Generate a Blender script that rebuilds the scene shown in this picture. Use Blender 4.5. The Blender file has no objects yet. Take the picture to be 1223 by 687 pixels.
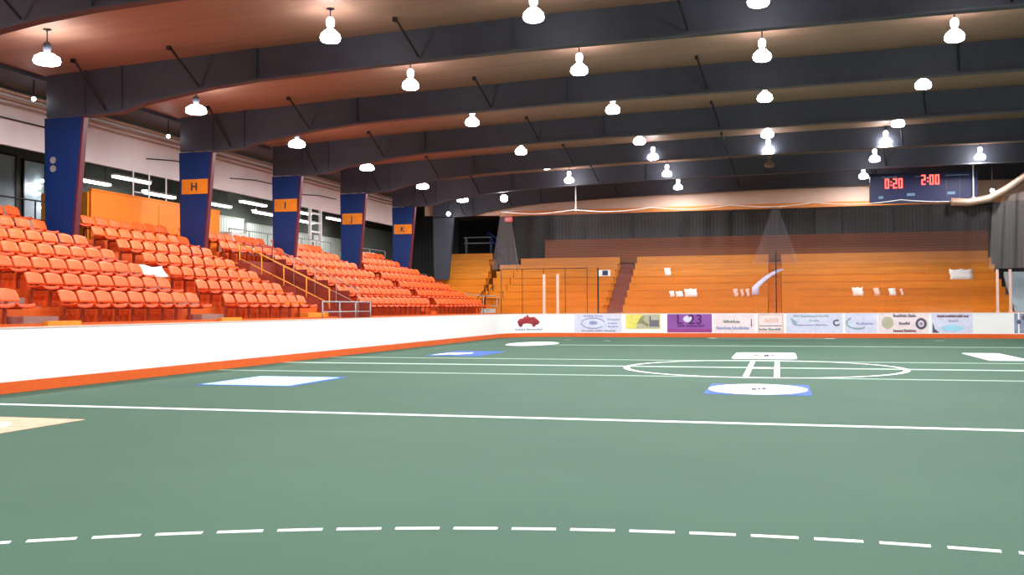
import bpy, math, random
from mathutils import Matrix, Vector
random.seed(7)
sc = bpy.context.scene
col = sc.collection
PI = math.pi

# ------------------------------------------------------------------ materials
def new_mat(name):
    m = bpy.data.materials.new(name); m.use_nodes = True
    nt = m.node_tree; b = nt.nodes['Principled BSDF']
    return m, nt, b
def s2l(c):
    return tuple(((x/12.92) if x <= .04045 else ((x+.055)/1.055)**2.4) for x in [v/255 for v in c])
def mat(name, rgb, rough=.6, metal=0., var=.08, scale=6., bump=0., stretch=None, spec=.4):
    """a painted / moulded surface: base colour broken up with a soft noise"""
    m, nt, b = new_mat(name)
    N, L = nt.nodes, nt.links
    c = s2l(rgb)
    tc = N.new('ShaderNodeTexCoord'); mp = N.new('ShaderNodeMapping'); no = N.new('ShaderNodeTexNoise')
    if stretch: mp.inputs['Scale'].default_value = stretch
    no.inputs['Scale'].default_value = scale; no.inputs['Detail'].default_value = 4
    L.new(tc.outputs['Object'], mp.inputs['Vector']); L.new(mp.outputs['Vector'], no.inputs['Vector'])
    r = N.new('ShaderNodeValToRGB')
    r.color_ramp.elements[0].color = tuple(max(0, v*(1-var)) for v in c)+(1,)
    r.color_ramp.elements[1].color = tuple(min(1, v*(1+var)) for v in c)+(1,)
    r.color_ramp.elements[0].position = .3; r.color_ramp.elements[1].position = .7
    L.new(no.outputs['Fac'], r.inputs['Fac']); L.new(r.outputs['Color'], b.inputs['Base Color'])
    b.inputs['Roughness'].default_value = rough; b.inputs['Metallic'].default_value = metal
    b.inputs['Specular IOR Level'].default_value = spec
    if bump:
        bp = N.new('ShaderNodeBump'); bp.inputs['Strength'].default_value = bump
        L.new(no.outputs['Fac'], bp.inputs['Height']); L.new(bp.outputs['Normal'], b.inputs['Normal'])
    return m
def glow(name, rgb, strength):
    m, nt, b = new_mat(name)
    nt.nodes.remove(b)
    e = nt.nodes.new('ShaderNodeEmission'); e.inputs['Color'].default_value = s2l(rgb)+(1,)
    e.inputs['Strength'].default_value = strength
    nt.links.new(e.outputs[0], nt.nodes['Material Output'].inputs['Surface'])
    return m
def veil(name, rgb, fac, gloss=0.):
    """fine mesh or clear sheet: mostly see-through"""
    m, nt, b = new_mat(name); nt.nodes.remove(b)
    N, L = nt.nodes, nt.links
    t = N.new('ShaderNodeBsdfTransparent'); mx = N.new('ShaderNodeMixShader')
    if gloss:
        d = N.new('ShaderNodeBsdfGlossy'); d.inputs['Roughness'].default_value = gloss
    else:
        d = N.new('ShaderNodeBsdfDiffuse')
    d.inputs['Color'].default_value = s2l(rgb)+(1,)
    mx.inputs[0].default_value = fac
    L.new(t.outputs[0], mx.inputs[1]); L.new(d.outputs[0], mx.inputs[2])
    L.new(mx.outputs[0], N['Material Output'].inputs['Surface'])
    return m

def ribbed(name, rgb, rgb2, axis, freq, rough=.6):
    """ribbed metal sheet / boarding: a wave along one axis tints and bumps it"""
    m, nt, b = new_mat(name); N, L = nt.nodes, nt.links
    tc = N.new('ShaderNodeTexCoord'); w = N.new('ShaderNodeTexWave'); w.wave_type = 'BANDS'; w.bands_direction = axis
    w.inputs['Scale'].default_value = freq; w.inputs['Distortion'].default_value = .15
    L.new(tc.outputs['Object'], w.inputs['Vector'])
    r = N.new('ShaderNodeValToRGB'); r.color_ramp.elements[0].color = s2l(rgb2)+(1,); r.color_ramp.elements[1].color = s2l(rgb)+(1,)
    r.color_ramp.elements[0].position = .05; r.color_ramp.elements[1].position = .35
    L.new(w.outputs['Fac'], r.inputs['Fac']); L.new(r.outputs['Color'], b.inputs['Base Color'])
    bp = N.new('ShaderNodeBump'); bp.inputs['Strength'].default_value = .3; L.new(w.outputs['Fac'], bp.inputs['Height'])
    L.new(bp.outputs['Normal'], b.inputs['Normal'])
    b.inputs['Roughness'].default_value = rough
    return m

M = {}
# carpet: green with faint seams, nap direction and scuffs
def carpet():
    m, nt, b = new_mat('green_turf_carpet'); N, L = nt.nodes, nt.links
    tc = N.new('ShaderNodeTexCoord')
    n1 = N.new('ShaderNodeTexNoise'); n1.inputs['Scale'].default_value = .35; n1.inputs['Detail'].default_value = 5
    n2 = N.new('ShaderNodeTexNoise'); n2.inputs['Scale'].default_value = 55; n2.inputs['Detail'].default_value = 3
    L.new(tc.outputs['Object'], n1.inputs['Vector']); L.new(tc.outputs['Object'], n2.inputs['Vector'])
    r1 = N.new('ShaderNodeValToRGB'); r1.color_ramp.elements[0].position = .35; r1.color_ramp.elements[1].position = .68
    r1.color_ramp.elements[0].color = (.040,.100,.061,1); r1.color_ramp.elements[1].color = (.048,.114,.070,1)
    L.new(n1.outputs['Fac'], r1.inputs['Fac'])
    mx = N.new('ShaderNodeMix'); mx.data_type = 'RGBA'; mx.blend_type = 'MULTIPLY'; mx.inputs['Factor'].default_value = .35
    L.new(r1.outputs['Color'], mx.inputs['A']); L.new(n2.outputs['Color'], mx.inputs['B'])
    r2 = N.new('ShaderNodeValToRGB'); r2.color_ramp.elements[0].color = (.75,.75,.75,1); r2.color_ramp.elements[1].color = (1.15,1.15,1.15,1)
    L.new(n2.outputs['Fac'], r2.inputs['Fac']); L.new(r2.outputs['Color'], mx.inputs['B'])
    L.new(mx.outputs['Result'], b.inputs['Base Color']); b.inputs['Roughness'].default_value = .75
    b.inputs['Specular IOR Level'].default_value = .25
    return m
M['carpet'] = carpet()
M['line'] = mat('white_line_paint', (236,240,232), .7, var=.05)
M['faint'] = mat('worn_line_paint', (150,176,158), .7, var=.08, scale=3)
M['circle'] = mat('circle_line_paint', (176,198,182), .7, var=.06)
M['board'] = mat('white_board_plastic', (250,250,248), .35, var=.015, scale=2)
M['kick'] = mat('orange_kick_plate', (232,98,34), .4, var=.06)
M['cap'] = mat('pale_pink_cap', (240,196,180), .5)
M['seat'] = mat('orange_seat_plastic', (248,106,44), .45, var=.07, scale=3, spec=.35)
M['seatpan'] = mat('shaded_seat_pan_plastic', (226,78,22), .5, var=.07, scale=3, spec=.3)  # seat plastic darkened: shade on the lower half put into the colour
M['bracket'] = mat('dark_orange_bracket', (150,58,26), .5)
M['stand'] = mat('orange_painted_concrete', (214,92,20), .7, var=.12, scale=1.5)
M['step'] = mat('mauve_grey_steps', (160,120,110), .7, var=.15, scale=2)
M['gold'] = mat('golden_yellow_paint', (226,146,40), .55, var=.08)
M['maroon'] = mat('maroon_tunnel_paint', (132,46,34), .6, var=.15, scale=2)
M['bench'] = mat('orange_varnished_bench', (228,134,24), .42, var=.08, scale=2.5, stretch=(.3,3,3))
M['benchtop'] = mat('pale_orange_bench', (232,144,42), .42, var=.1, scale=2.5, stretch=(.3,3,3))  # slightly paler orange for the upper rows
M['brown'] = ribbed('brown_wood_boarding', (158,80,14), (122,60,12), 'Z', 2.2)
M['greywall'] = ribbed('grey_ribbed_sheet', (108,104,104), (74,72,76), 'X', 1.6)
M['palewall'] = ribbed('pale_ribbed_sheet', (204,212,200), (160,168,158), 'Y', 1.5)
M['darkwall'] = mat('dark_green_grey_wall', (84,88,80), .7, var=.15, scale=1)
M['black'] = mat('black_opening', (14,14,18), .8)
M['ceil'] = mat('cream_ceiling_sheet', (150,116,96), .55, var=.1, scale=1.2, stretch=(.12,3.5,1), bump=.15)
M['steel'] = mat('charcoal_frame_paint', (62,66,76), .55, var=.1, scale=2)
M['rod'] = mat('dark_rod', (40,34,36), .5, metal=.4)
M['blue'] = mat('royal_blue_cladding', (6,44,104), .5, var=.1, scale=2)
M['rededge'] = mat('dark_red_edge', (96,26,40), .5)
M['plate'] = mat('orange_plate', (226,132,30), .5)
M['ink'] = mat('dark_ink', (60,40,60), .6)
M['bulk'] = mat('pale_pink_panelling', (226,214,212), .5, var=.05, scale=.8)
M['pipe'] = mat('tan_pipe', (170,142,122), .4, metal=.3)
M['press'] = mat('bright_orange_panel', (244,136,26), .45, var=.05, scale=1.5)
M['white'] = mat('white_enamel', (236,234,230), .4, var=.03)
M['grey'] = mat('light_grey_metal', (160,162,166), .4, metal=.3)
M['glasspane'] = veil('acrylic_sheet', (255,255,255), .045, .06)
M['net'] = veil('fine_net', (120,116,116), .12)
M['netd'] = veil('gathered_net', (190,184,182), .15)
M['nett'] = veil('tip_net', (180,174,176), .10)
M['netb'] = veil('dark_gathered_net', (70,62,72), .14)
M['tanbeam'] = mat('orange_tan_rail', (214,130,50), .5)
M['fascia'] = mat('tan_fascia_sheet', (222,190,168), .5, var=.06, scale=1)
M['lampglow'] = glow('lamp_acrylic_bell', (250,248,255), 42)
M['neckglow'] = glow('lamp_neck', (250,246,255), 6)
M['tube'] = glow('fluorescent_tube', (248,250,255), 7)
M['deadlamp'] = mat('unlit_lamp', (120,100,84), .3)
M['navy'] = mat('navy_scoreboard_case', (34,38,82), .5, var=.1)
M['digit'] = glow('red_digit', (255,70,60), 6)
M['bluegrey'] = mat('pale_blue_label', (120,150,180), .5)
M['winpane'] = mat('pale_window_pane', (178,196,204), .2, var=.08, scale=1.5)
M['exit'] = glow('red_exit_sign', (220,60,60), 1.2)
M['cyan'] = mat('pale_cyan_print', (170,222,244), .6, var=.1, scale=1.5)
M['royal'] = mat('royal_blue_print', (18,84,178), .6)
M['beige'] = mat('pale_brown_print', (212,172,142), .7, var=.2, scale=5)
M['mwhite'] = mat('white_print', (244,246,250), .6, var=.02)
M['greymark'] = mat('grey_print', (120,126,120), .6)
M['bluemark'] = mat('dusty_blue_print', (150,160,200), .6)
M['redprint'] = mat('brick_red_print', (168,52,60), .5)
M['darkred'] = mat('dark_maroon_print', (110,50,66), .5)
M['purple'] = mat('purple_print', (150,84,168), .5, var=.12, scale=1.5)
M['purpled'] = mat('dark_purple_print', (88,34,104), .5)
M['magenta'] = mat('magenta_print', (160,64,140), .5)
M['yellow'] = mat('yellow_print', (236,226,110), .5)
M['olive'] = mat('olive_print', (150,146,104), .5, var=.3, scale=12)
M['lilac'] = mat('lilac_print', (222,222,244), .5)
M['pinkw'] = mat('pinkish_white_print', (246,228,230), .5)
M['teal'] = mat('grey_teal_print', (150,178,180), .5)
M['khaki'] = mat('khaki_print', (190,186,160), .5)
M['slate'] = mat('slate_print', (96,90,110), .5)
M['poster'] = mat('blue_grey_poster', (140,150,178), .5, var=.3, scale=4)
M['lilacw'] = mat('lilac_white_glint', (226,220,248), .6)

# ------------------------------------------------------------------ mesh helpers
class MB:
    def __init__(s): s.v = []; s.f = []; s.mi = []; s.cur = 0
    def add(s, vs, fs):
        o = len(s.v); s.v += [tuple(v) for v in vs]
        for f in fs: s.f.append(tuple(i+o for i in f)); s.mi.append(s.cur)
        return s
    def box(s, x0, x1, y0, y1, z0, z1):
        return s.add([(x0,y0,z0),(x1,y0,z0),(x1,y1,z0),(x0,y1,z0),(x0,y0,z1),(x1,y0,z1),(x1,y1,z1),(x0,y1,z1)],
                     [(0,3,2,1),(4,5,6,7),(0,1,5,4),(1,2,6,5),(2,3,7,6),(3,0,4,7)])
    def prism_y(s, pts, y0, y1):      # pts in X,Z
        n = len(pts)
        vs = [(x,y0,z) for x,z in pts]+[(x,y1,z) for x,z in pts]
        fs = [tuple(range(n)), tuple(range(2*n-1, n-1, -1))]
        fs += [(i, n+i, n+(i+1)%n, (i+1)%n) for i in range(n)]
        return s.add(vs, fs)
    def prism_z(s, pts, z0, z1):      # pts in X,Y
        n = len(pts)
        vs = [(x,y,z0) for x,y in pts]+[(x,y,z1) for x,y in pts]
        fs = [tuple(range(n-1,-1,-1)), tuple(range(n, 2*n))]
        fs += [(i, (i+1)%n, n+(i+1)%n, n+i) for i in range(n)]
        return s.add(vs, fs)
    def prism_x(s, pts, x0, x1):      # pts in Y,Z
        n = len(pts)
        vs = [(x0,y,z) for y,z in pts]+[(x1,y,z) for y,z in pts]
        fs = [tuple(range(n-1,-1,-1)), tuple(range(n, 2*n))]
        fs += [(i, (i+1)%n, n+(i+1)%n, n+i) for i in range(n)]
        return s.add(vs, fs)
    def tube(s, path, r, n=8):
        path = [Vector(p) for p in path]; vs = []; m = len(path)
        for k, p in enumerate(path):
            d = (path[min(k+1, m-1)]-path[max(k-1, 0)]).normalized()
            a = d.cross(Vector((0,0,1))); a = a.normalized() if a.length > 1e-3 else Vector((1,0,0))
            b = d.cross(a)
            for i in range(n):
                t = 2*PI*i/n; vs.append(p+a*math.cos(t)*r+b*math.sin(t)*r)
        fs = [(k*n+i, k*n+(i+1)%n, (k+1)*n+(i+1)%n, (k+1)*n+i) for k in range(m-1) for i in range(n)]
        fs += [tuple(range(n-1,-1,-1)), tuple(range((m-1)*n, m*n))]
        return s.add(vs, fs)
    def lathe(s, prof, n=16, cx=0, cy=0):  # prof list of r,z
        m = len(prof)
        vs = [(cx+r*math.cos(2*PI*i/n), cy+r*math.sin(2*PI*i/n), z) for r, z in prof for i in range(n)]
        fs = [(k*n+i, k*n+(i+1)%n, (k+1)*n+(i+1)%n, (k+1)*n+i) for k in range(m-1) for i in range(n)]
        fs += [tuple(range(n-1,-1,-1)), tuple(range((m-1)*n, m*n))]
        return s.add(vs, fs)
    def build(s, name, mats, parent=None, smooth=False, loc=None):
        me = bpy.data.meshes.new(name); me.from_pydata(s.v, [], s.f)
        if not isinstance(mats, (list, tuple)): mats = [mats]
        for m in mats: me.materials.append(m)
        if len(mats) > 1:
            for p, i in zip(me.polygons, s.mi): p.material_index = i
        if smooth:
            for p in me.polygons: p.use_smooth = True
        me.update()
        o = bpy.data.objects.new(name, me); col.objects.link(o)
        if parent: o.parent = parent
        if loc: o.location = loc
        return o
def lettering(name, body, size, ex, m, parent, loc, rot=(PI/2,0,0), sp=1.):
    t = bpy.data.curves.new(name, 'FONT'); t.body = body; t.size = size; t.extrude = ex; t.align_x = 'CENTER'; t.space_character = sp; t.offset = size*.022
    to = bpy.data.objects.new('tmp', t); col.objects.link(to); bpy.context.view_layer.update()
    me = bpy.data.meshes.new_from_object(to.evaluated_get(bpy.context.evaluated_depsgraph_get()))
    bpy.data.objects.remove(to); me.materials.clear(); me.materials.append(m)
    o = bpy.data.objects.new(name, me); col.objects.link(o); o.parent = parent; o.location = loc; o.rotation_euler = rot
    return o
def tag(o, label=None, cat=None, group=None, kind=None):
    if label: o['label'] = label
    if cat: o['category'] = cat
    if group: o['group'] = group
    if kind: o['kind'] = kind
    return o
def empty(name, loc=(0,0,0), label=None, cat=None, group=None, rz=0):
    o = bpy.data.objects.new(name, None); col.objects.link(o); o.location = loc; o.rotation_euler = (0,0,rz)
    o.empty_display_size = .2
    return tag(o, label, cat, group)
def copy_tree(root, loc):
    r = root.copy(); col.objects.link(r); r.location = loc
    for ch in list(root.children):
        c = ch.copy(); col.objects.link(c); c.parent = r
        for g in list(ch.children):
            d = g.copy(); col.objects.link(d); d.parent = c
    return r
def struct(o): o['kind'] = 'structure'; return o
ORD = ['first','second','third','fourth','fifth','sixth','seventh','eighth','ninth','tenth','eleventh','twelfth','thirteenth','fourteenth','fifteenth','sixteenth']

# ------------------------------------------------------------------ rink geometry
XL, XR, YE, RC = -12.5, 11.7, 45.8, 2.4
CEIL = [(-28,7.35),(-19,7.5),(-12.3,7.80),(-5.8,8.02),(-1,8.12),(7,8.25),(16,8.3)]
def lerp(tab, x):
    for (a,za),(b,zb) in zip(tab, tab[1:]):
        if x <= b: return za+(zb-za)*(x-a)/(b-a)
    return tab[-1][1]
def rink_path(y0):
    P = [(XL, y0), (XL, YE-RC)]
    for k in range(1, 13):
        t = k/12*PI/2; P.append((XL+RC-RC*math.cos(t), YE-RC+RC*math.sin(t)))
    P.append((XR-RC, YE))
    for k in range(1, 13):
        t = k/12*PI/2; P.append((XR-RC+RC*math.sin(t), YE-RC+RC*math.cos(t)))
    P.append((XR, y0))
    return P
def offset(P, d):
    out = []
    for k, p in enumerate(P):
        a = Vector(P[max(k-1,0)]); b = Vector(P[min(k+1,len(P)-1)]); t = (b-a).normalized()
        out.append((p[0]-t.y*d, p[1]+t.x*d))   # outward = left of travel
    return out
def strip(P, d0, d1, z0, z1, mb=None):
    mb = mb or MB(); A = offset(P, d0); B = offset(P, d1); n = len(P)
    vs = [(x,y,z0) for x,y in A]+[(x,y,z1) for x,y in A]+[(x,y,z0) for x,y in B]+[(x,y,z1) for x,y in B]
    fs = []
    for k in range(n-1):
        fs += [(k, n+k, n+k+1, k+1), (2*n+k, 2*n+k+1, 3*n+k+1, 3*n+k), (n+k, 3*n+k, 3*n+k+1, n+k+1), (k, k+1, 2*n+k+1, 2*n+k)]
    fs += [(0, 2*n, 3*n, n), (n-1, 2*n-1, 4*n-1, 3*n-1)]
    return mb.add(vs, fs)

# ------------------------------------------------------------------ floor and its markings
fl = struct(MB().box(-30, 22, -8, 64, -.2, 0).build('floor', mat('grey_concrete', (110,106,104), .7)))
carp = MB().prism_z(list(reversed(rink_path(-6))), .001, .012).build('turf_carpet', M['carpet'])
tag(carp, 'green turf carpet covering the whole playing floor inside the boards', 'turf carpet')
Z = .0125
def mark(name, mb, m, label=None):
    o = mb.build(name, m, carp)
    if label: o['label'] = label
    return o
def hline(name, x0, x1, y, w, m, label=None): mark(name, MB().box(x0, x1, y-w/2, y+w/2, Z, Z+.003), m, label)
hline('painted_line', XL+.05, XR-.05, 12.17, .17, M['line'], 'bright white line crossing the whole floor')
hline('painted_line', XL+.05, XR-.05, 23.3, .30, M['circle'], 'centre line')
hline('painted_line', XL+.05, XR-.05, 20.1, .2, M['faint'], 'faint pale line')
hline('painted_line', XL+.05, XR-.05, 26.1, .22, M['faint'], 'faint pale line')
hline('painted_line', -8.6, XR-.05, 36.0, .35, M['faint'], 'faint pale line')
hline('painted_line', -2.9, 2.2, 44.6, .3, M['faint'], 'faint goal line')
for x in (-2.85, 2.15): mark('painted_spot', MB().lathe([(.22,Z+.003),(.22,Z+.006)], 14, x, 44.6), M['line'])
for x, y in ((-8.8,41.5),(-6.9,40.6),(6.2,42.5)): mark('painted_spot', MB().lathe([(.18,Z+.003),(.18,Z+.006)], 14, x, y), M['faint'])
# centre circle
mb = MB(); n = 96; ri, ro = 3.0, 3.14; cx, cy = -.38, 23.2
vs = [(cx+r*math.cos(2*PI*i/n), cy+r*math.sin(2*PI*i/n)*1.05, z) for z in (Z+.003, Z+.005) for r in (ri, ro) for i in range(n)]
fs = []
for i in range(n):
    j = (i+1)%n
    fs += [(2*n+i, 3*n+i, 3*n+j, 2*n+j), (n+i, n+j, 3*n+j, 3*n+i), (i, 2*n+i, 2*n+j, j)]
mark('centre_circle', mb.add(vs, fs), M['line'])
mb = MB(); z0, z1 = Z+.005, Z+.008
mb.box(-.71,-.59,20.3,25.8,z0,z1); mb.box(-.11,.01,20.3,25.8,z0,z1); mb.box(-.6,-.1,22.9,23.4,z0,z1)
mark('faceoff_ladder', mb, M['line'], 'white ladder-shaped face-off mark')
# dashed arc, centre (.16,-2.94), radius 9.18
for k in range(-15, 13):
    a = PI/2 - (k*.3715+.17)/9.185*1.0 + 0
    a0, a1 = a+.0153, a-.0153
    pts = [(.164+r*math.cos(t), -2.937+r*math.sin(t)) for r, t in ((9.15,a0),(9.15,a1),(9.215,a1),(9.215,a0))]
    mark('arc_dash', MB().prism_z(pts, Z, Z+.003), M['line'])
def rrect(x0,x1,y0,y1,rx,ry,n=6):
    pts = []
    for cx_,cy_,a in ((x1-rx,y1-ry,0),(x0+rx,y1-ry,PI/2),(x0+rx,y0+ry,PI),(x1-rx,y0+ry,1.5*PI)):
        for k in range(n+1):
            t = a+PI/2*k/n; pts.append((cx_+rx*math.cos(t), cy_+ry*math.sin(t)))
    return pts
def ellipse(cx,cy,rx,ry,n=40): return [(cx+rx*math.cos(2*PI*i/n), cy+ry*math.sin(2*PI*i/n)) for i in range(n)]
def floor_print(name, label, layers):
    """layers: list of (points, material); the first is the base, the rest are its printed pieces"""
    o = mark(name, MB().prism_z(layers[0][0], Z, Z+.004), layers[0][1], label)
    for k, (p, m) in enumerate(layers[1:]):
        MB().prism_z(p, Z+.004, Z+.007+.001*k).build('printed_mark', m, o)
floor_print('floor_logo', 'white bar-shaped floor print with small dark lettering', [(rrect(-1.26,.47,27.2,30.9,.15,.5), M['mwhite']),
    (rrect(-.72,-.55,28.7,29.5,.03,.1), M['greymark']), (rrect(-.42,-.28,28.4,29.6,.03,.1), M['ink']), (rrect(-.24,-.12,28.6,29.6,.03,.1), M['greymark'])])
floor_print('floor_logo', 'blue floor print with a white oval', [(rrect(-1.19,.5,16.15,18.3,.02,.02), M['royal']), (ellipse(-.36,17.25,.82,1.08), M['mwhite']),
    (rrect(-.46,-.38,17.0,17.45,.02,.05), M['ink']), (rrect(-.36,-.31,17.1,17.4,.01,.05), M['ink']), (rrect(-.29,-.22,17.1,17.5,.02,.05), M['ink']),
    (rrect(-.66,-.62,17.1,17.4,.01,.05), M['bluemark']), (rrect(-.10,-.06,17.1,17.4,.01,.05), M['bluemark'])])
floor_print('floor_logo', 'pale cyan square floor print', [(rrect(-10.45,-8.47,16.05,18.5,.02,.02), M['royal']), (rrect(-10.38,-8.6,16.2,18.35,.02,.02), M['cyan']),
    (ellipse(-9.35,17.3,.5,.7), M['mwhite'])])
floor_print('floor_logo', 'pale brown floor print', [(rrect(-10.7,-8.55,8.5,10.72,.02,.02), M['beige']), (ellipse(-9.6,9.6,.7,.7), M['cap'])])
sw = [(-10.0,27.7),(-9.6,28.2),(-9.35,28.0),(-9.1,28.8),(-9.2,29.4),(-9.6,29.2),(-9.95,28.9)]
floor_print('floor_logo', 'royal blue floor print with a white swoosh', [(rrect(-10.1,-8.4,27.3,30.4,.1,.3), M['royal']), (sw, M['mwhite'])])
floor_print('floor_logo', 'white oval floor print', [(ellipse(-9.2,37,.93,2.1), M['mwhite'])])
floor_print('floor_logo', 'white rectangular floor print', [(rrect(5.18,6.2,27.4,31.6,.1,.3), M['mwhite']), (rrect(5.5,5.7,29,30,.05,.1), M['cyan'])])

# ------------------------------------------------------------------ boards
P = rink_path(-4)
Lp = P[:2]; Ep = P[1:-1]; Rp = P[-2:]
def boards(path, label, posts=True):
    r = empty('rink_boards', (path[0][0], path[0][1], 0), label, 'rink boards')
    loc = Vector((path[0][0], path[0][1], 0))
    def b(name, d0, d1, z0, z1, m):
        mb = strip(path, d0, d1, z0, z1); mb.v = [(x-loc.x, y-loc.y, z) for x,y,z in mb.v]
        return mb.build(name, m, r)
    b('panel', 0, .06, .0, 1.10, M['board']); b('kick_plate', -.014, 0, .013, .205, M['kick'])
    b('cap_rail', -.012, .075, 1.10, 1.125, M['cap'])
    return r
boards(Lp, 'long plain white rink boards with orange kick plate below the seats')
boards(Ep, 'white end boards with orange kick plate carrying the advertisements')
boards(Rp, 'white rink boards running along the far side away from the seats')

# ---- advertisements on the end boards
def on_board(u, z, d=.004):
    """u = X along the straight end, following the rounded corner beyond it"""
    if u < XL+RC:
        t = (XL+RC-u)/RC
        return (XL+RC-(RC-d)*math.sin(t), YE-RC+(RC-d)*math.cos(t), z)
    if u > XR-RC:
        t = (u-XR+RC)/RC
        return (XR-RC+(RC-d)*math.sin(t), YE-RC+(RC-d)*math.cos(t), z)
    return (u, YE-d, z)
def panel_uz(name, pts, m, parent, d=.004, th=.003):
    """a printed shape on the board, outline in (u, z)"""
    us = [p[0] for p in pts]; n = len(pts)
    vs = [on_board(u, z, d+th) for u,z in pts]+[on_board(u, z, d) for u,z in pts]
    fs = [tuple(range(n)), tuple(range(2*n-1,n-1,-1))]+[(i,n+i,n+(i+1)%n,(i+1)%n) for i in range(n)]
    return MB().add(vs, fs).build(name, m, parent)
def band_uz(name, u0, u1, z0, z1, m, parent, d=.001, th=.003, seg=1):
    seg = max(seg, 1); mb = MB()
    for k in range(seg):
        a = u0+(u1-u0)*k/seg; b = u0+(u1-u0)*(k+1)/seg
        vs = [on_board(a,z0,d+th), on_board(b,z0,d+th), on_board(b,z1,d+th), on_board(a,z1,d+th), on_board(a,z0,d), on_board(b,z0,d), on_board(b,z1,d), on_board(a,z1,d)]
        mb.add(vs, [(0,1,2,3),(7,6,5,4),(0,4,5,1),(3,2,6,7)]+([(0,3,7,4)] if k == 0 else [])+([(1,5,6,2)] if k == seg-1 else []))
    return mb.build(name, m, parent)
def words(u0, u1, z, h, m, parent, widths, name='lettering'):
    """a line of lettering too small to read: one dash of uneven letters per word"""
    tot = sum(widths)+.5*(len(widths)-1); sx = (u1-u0)/tot; u = u0
    for w in widths:
        mb = MB()
        n = max(2, int(w*2.2)); lw = w*sx/n
        for k in range(n):
            hh = h*(1 if k == 0 else random.choice((.62,.62,.95)))
            a, b = u+k*lw, u+k*lw+lw*.78
            vs = [on_board(a,z,.010), on_board(b,z,.010), on_board(b,z+hh,.010), on_board(a,z+hh,.010), on_board(a,z,.006), on_board(b,z,.006), on_board(b,z+hh,.006), on_board(a,z+hh,.006)]
            mb.add(vs, [(0,1,2,3),(7,6,5,4),(0,4,5,1),(3,2,6,7),(0,3,7,4),(1,5,6,2)])
        u += (w+.5)*sx; mb.build(name, m, parent)
def ell(cu, cz, ru, rz, n=24, a0=0, a1=2*PI): return [(cu+ru*math.cos(a0+(a1-a0)*i/n), cz+rz*math.sin(a0+(a1-a0)*i/n)) for i in range(n)]
def ring(name, cu, cz, ru, rz, w, m, parent, n=32, a0=0, a1=2*PI, d=.006):
    mb = MB()
    for k in range(n):
        t0 = a0+(a1-a0)*k/n; t1 = a0+(a1-a0)*(k+1)/n
        q = [(cu+r0*math.cos(t), cz+r1*math.sin(t)) for r0,r1,t in ((ru,rz,t0),(ru,rz,t1),(ru-w,rz-w,t1),(ru-w,rz-w,t0))]
        mb.add([on_board(u,z,d+.003) for u,z in q]+[on_board(u,z,d) for u,z in q], [(0,1,2,3),(7,6,5,4),(0,4,5,1),(3,2,6,7)])
    return mb.build(name, m, parent)
def banner(label, u0, u1, m, z0=.235, z1=1.08, seg=1):
    o = band_uz('advertising_banner', u0, u1, z0, z1, m, None, seg=seg)
    return tag(o, label, 'banner', 'advertisements on the end boards')
# 1 red emblem
b1 = banner('white banner with a brick red emblem over two grey words, at the rounded corner', -13.1, -10.4, M['board'], seg=12)
crab = [(-12.12,.62),(-12.18,.75),(-12.05,.88),(-11.88,.90),(-11.8,.98),(-11.70,.98),(-11.66,1.06),(-11.60,1.06),(-11.56,.97),(-11.45,.95),(-11.3,.97),(-11.12,.84),(-11.02,.72),(-11.1,.60),(-11.22,.60),(-11.25,.50),(-11.36,.50),(-11.42,.62),(-11.62,.66),(-11.85,.64),(-11.92,.5),(-12.04,.5)]
panel_uz('emblem', crab, M['redprint'], b1)
panel_uz('emblem_lobe', ell(-12.02,.62,.1,.1,14), M['darkred'], b1, d=.008); panel_uz('emblem_lobe', ell(-11.24,.66,.1,.09,14), M['darkred'], b1, d=.008)  # darker red lobes printed at both ends of the emblem
words(-12.3, -10.9, .33, .1, M['bluemark'], b1, (5,7))
# 2 grey-blue oval logo
b2 = banner('white banner with a grey-blue oval swirl and pale blue text', -9.35, -7.1, M['lilac'])
ring('emblem', -8.45, .66, .58, .27, .05, M['bluemark'], b2, a0=.2, a1=1.8*PI); panel_uz('emblem_core', ell(-8.45,.68,.2,.09), M['bluemark'], b2)
words(-8.9, -8.0, .96, .09, M['bluemark'], b2, (4,3)); words(-9.0, -7.4, .28, .06, M['greymark'], b2, (6,4,5))
words(-7.75, -7.2, .8, .1, M['teal'], b2, (5,)); words(-7.75, -7.3, .62, .08, M['bluemark'], b2, (4,)); words(-7.75, -7.25, .47, .08, M['bluemark'], b2, (4,))
# 3 yellow
b3 = banner('yellow and olive banner with dark upright strokes, beside the purple one', -6.9, -5.3, M['yellow'], .4, 1.08)
panel_uz('picture', [(-6.45,.42),(-5.32,.42),(-5.32,1.06),(-6.1,1.06)], M['khaki'], b3); panel_uz('figure', [(-6.4,.62),(-6.2,.95),(-6.0,1.0),(-6.1,.8),(-5.8,.6),(-5.9,.5),(-6.2,.66)], M['olive'], b3, d=.008)
words(-5.8, -5.35, .5, .5, M['slate'], b3, (3,))
# 4 purple
b4 = banner('purple banner with large dark lettering fading to magenta at its foot', -4.98, -2.95, M['purple'])
band_uz('foot_band', -4.98, -2.95, .235, .4, M['magenta'], b4, d=.004)
panel_uz('emblem', ell(-4.05,.86,.2,.15), M['lilac'], b4)
lettering('large_lettering', 'L 23', .62, .003, M['purpled'], b4, (-3.97, YE-.009, .63), sp=1.1)
words(-4.5, -3.3, .5, .1, M['purpled'], b4, (4,6,3))
# 5 pinkish with two lines of text
b5 = banner('pinkish white banner with a short line over a longer line of mauve text', -2.87, -1.05, M['pinkw'])
words(-2.45, -1.7, .68, .13, M['greymark'], b5, (7,)); words(-2.75, -1.3, .38, .15, M['bluemark'], b5, (7,8)); band_uz('edge_mark', -1.22, -1.18, .5, .85, M['slate'], b5, d=.006)
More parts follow.
